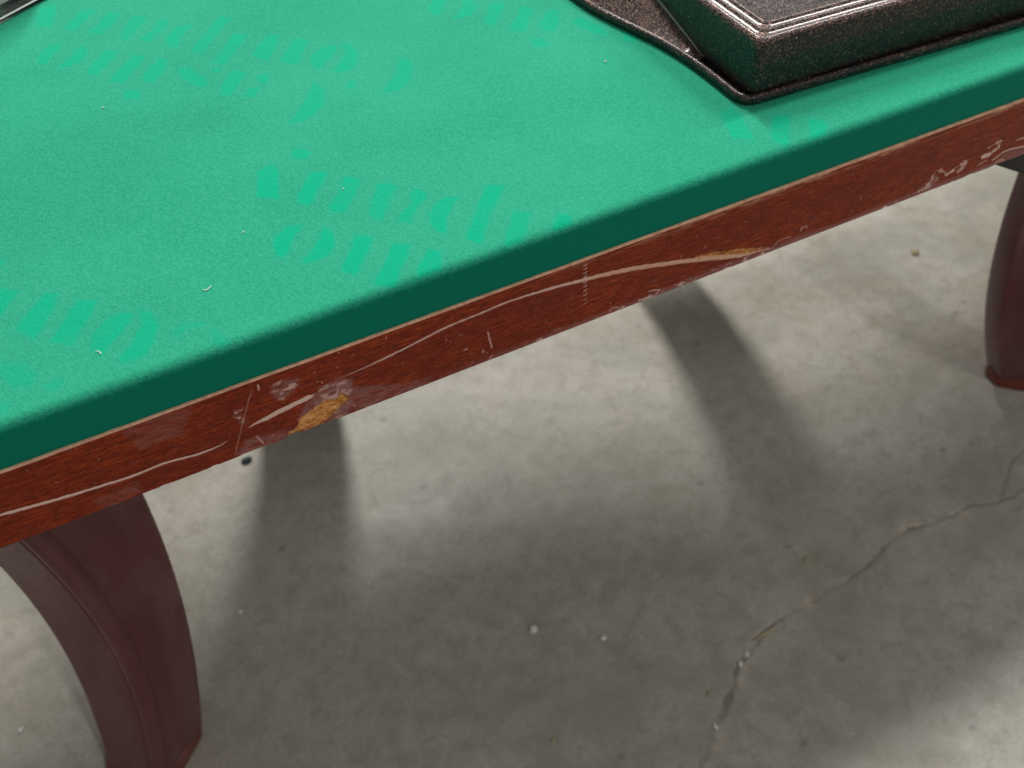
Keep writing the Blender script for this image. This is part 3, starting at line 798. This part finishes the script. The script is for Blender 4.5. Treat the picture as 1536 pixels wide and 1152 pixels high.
# ------------------------------------------------------------------ crumbs on the floor, lint on the cloth
def blob(name, loc, sx, sy, sz, mat, label, cat, seed, group=None, rot=0):
    r = np.random.default_rng(seed); bm = bmesh.new()
    bmesh.ops.create_icosphere(bm, subdivisions=2, radius=1)
    lo = r.normal(size=(3, 3)); ph = r.random(3) * 6
    for v in bm.verts:
        d_ = 1 + .13 * sum(math.sin(3 * (lo[i] @ np.array(v.co)) + ph[i]) for i in range(3)) / 1.7
        x, y, z = v.co.x * sx * d_, v.co.y * sy * d_, v.co.z * sz * d_
        v.co = (x * math.cos(rot) - y * math.sin(rot), x * math.sin(rot) + y * math.cos(rot), max(z, -.45 * sz) + .45 * sz)
    me = bpy.data.meshes.new(name); bm.to_mesh(me); bm.free()
    me.polygons.foreach_set("use_smooth", np.full(len(me.polygons), True)); me.materials.append(mat)
    o = bpy.data.objects.new(name, me); o.location = loc; COL.objects.link(o)
    tag(o, label, cat, group); return o
G1 = 'crumbs and pellets scattered on the concrete'
for i, (x, y, s, s2, mt, lb, rot) in enumerate([
        (.3239, .1435, .0068, .0052, M_rubber, 'largest white oval pellet lying alone on the dark middle of the floor', 1.2),
        (.3964, .0900, .0044, .0040, M_rubber, 'small round off-white pellet just right of the large white pellet', 0),
        (.5427, -.0149, .0036, .0032, M_rubber, 'upper pale pellet of the pair wedged in the floor crack', .4),
        (.5277, -.0216, .0050, .0030, M_rubber, 'longer pale pellet directly below another in the floor crack', .9),
        (.4531, -.0754, .0045, .0026, M_rubber, 'lone pale crumb in the dark lower end of the floor crack', 1.3),
        (.4710, -.0371, .0032, .0028, M_tan, 'tiny tan crumb left of the dark lower end of the crack', 0),
        (1.2635, .4842, .0090, .0065, M_tan, 'cream lump on the bright floor near the right table leg', .5),
        (.2736, .0011, .0030, .0026, M_tan, 'small tan grit at the bottom centre edge of the floor', 0),
        (-.0021, .3506, .0030, .0026, M_rubber, 'small white grit on pale floor right of the left table leg', 0),
        (-.2899, .3181, .0036, .0030, M_rubber, 'small white grit at far left, outside the left table leg', .3)]):
    blob('pellet' if mt is M_rubber else 'crumb', (x, y, .0001), s, s2, min(s, s2) * .8, mt, lb, 'pellet' if mt is M_rubber else 'crumb', 100 + i, G1, rot)
blob('plastic_scrap', (.084, .5961, .0001), .008, .006, .005, M_blue, 'small dark blue plastic bit on the floor under the table edge', 'plastic bit', 150)
blob('wood_splinter', (.5802, -.0018, .0001), .0205, .0028, .0022, M_tan, 'long tan splinter lying along the floor crack', 'splinter', 151, None, .09)
blob('crumb', (.6972, .0626, .0001), .0062, .0040, .0018, M_tan, 'flat tan flake on the dark floor above the crack', 'crumb', 152, G1, .2)

def fibre(pts, rad, label, seed):
    P = [np.array(p, float) for p in spline(pts, 5)]
    rings = []
    for i, p in enumerate(P):
        a = P[max(i - 1, 0)]; b = P[min(i + 1, len(P) - 1)]; t_ = (b - a) / (np.linalg.norm(b - a) + 1e-9)
        s_ = np.cross(t_, [0, 0, 1]); s_ /= np.linalg.norm(s_) + 1e-9; u_ = np.cross(s_, t_)
        rr = rad * (.4 + .6 * math.sin(math.pi * (i + .6) / (len(P) + .2)))
        rings.append([tuple(p + rr * (math.cos(k * math.pi / 3) * s_ + math.sin(k * math.pi / 3) * u_)) for k in range(6)])
    V, F = loft(rings, cap0=True, cap1=True)
    o = mesh_obj('lint', V, F, M_lint, None, loc=tuple(pts[0]))
    tag(o, label, 'lint', 'bits of lint on the green cloth'); return o
z0 = H + .0006
fibre([(.0500, .0606, z0), (.0520, .0586, z0 + .0004), (.0545, .0596, z0 + .0003), (.0568, .0612, z0 + .0008)], .00035, 'curled white lint thread on bare green cloth left of the middle printed word', 1)
fibre([(-.0236, .0372, z0 + .0004), (-.0215, .0345, z0), (-.0216, .0322, z0 + .0003)], .00035, 'short upright white lint on the letter o at far left', 2)
fibre([(.0905, .1049, z0), (.0915, .1054, z0 + .0003), (.0926, .1050, z0)], .0004, 'tiny white speck of lint left of the printed letter y', 3)
fibre([(.4200, .1742, z0), (.4210, .1750, z0 + .0005), (.4222, .1748, z0)], .0005, 'bright white speck of lint beside the shadow of the black box', 4)
fibre([(.0412, .3145, z0), (.0422, .3152, z0 + .0004), (.0434, .3150, z0)], .0005, 'white speck of lint below the far upper left printed word', 5)
fibre([(.1690, .1174, z0), (.1698, .1180, z0 + .0003), (.1706, .1177, z0)], .0004, 'white speck of lint on the second stroke of the letter n', 6)
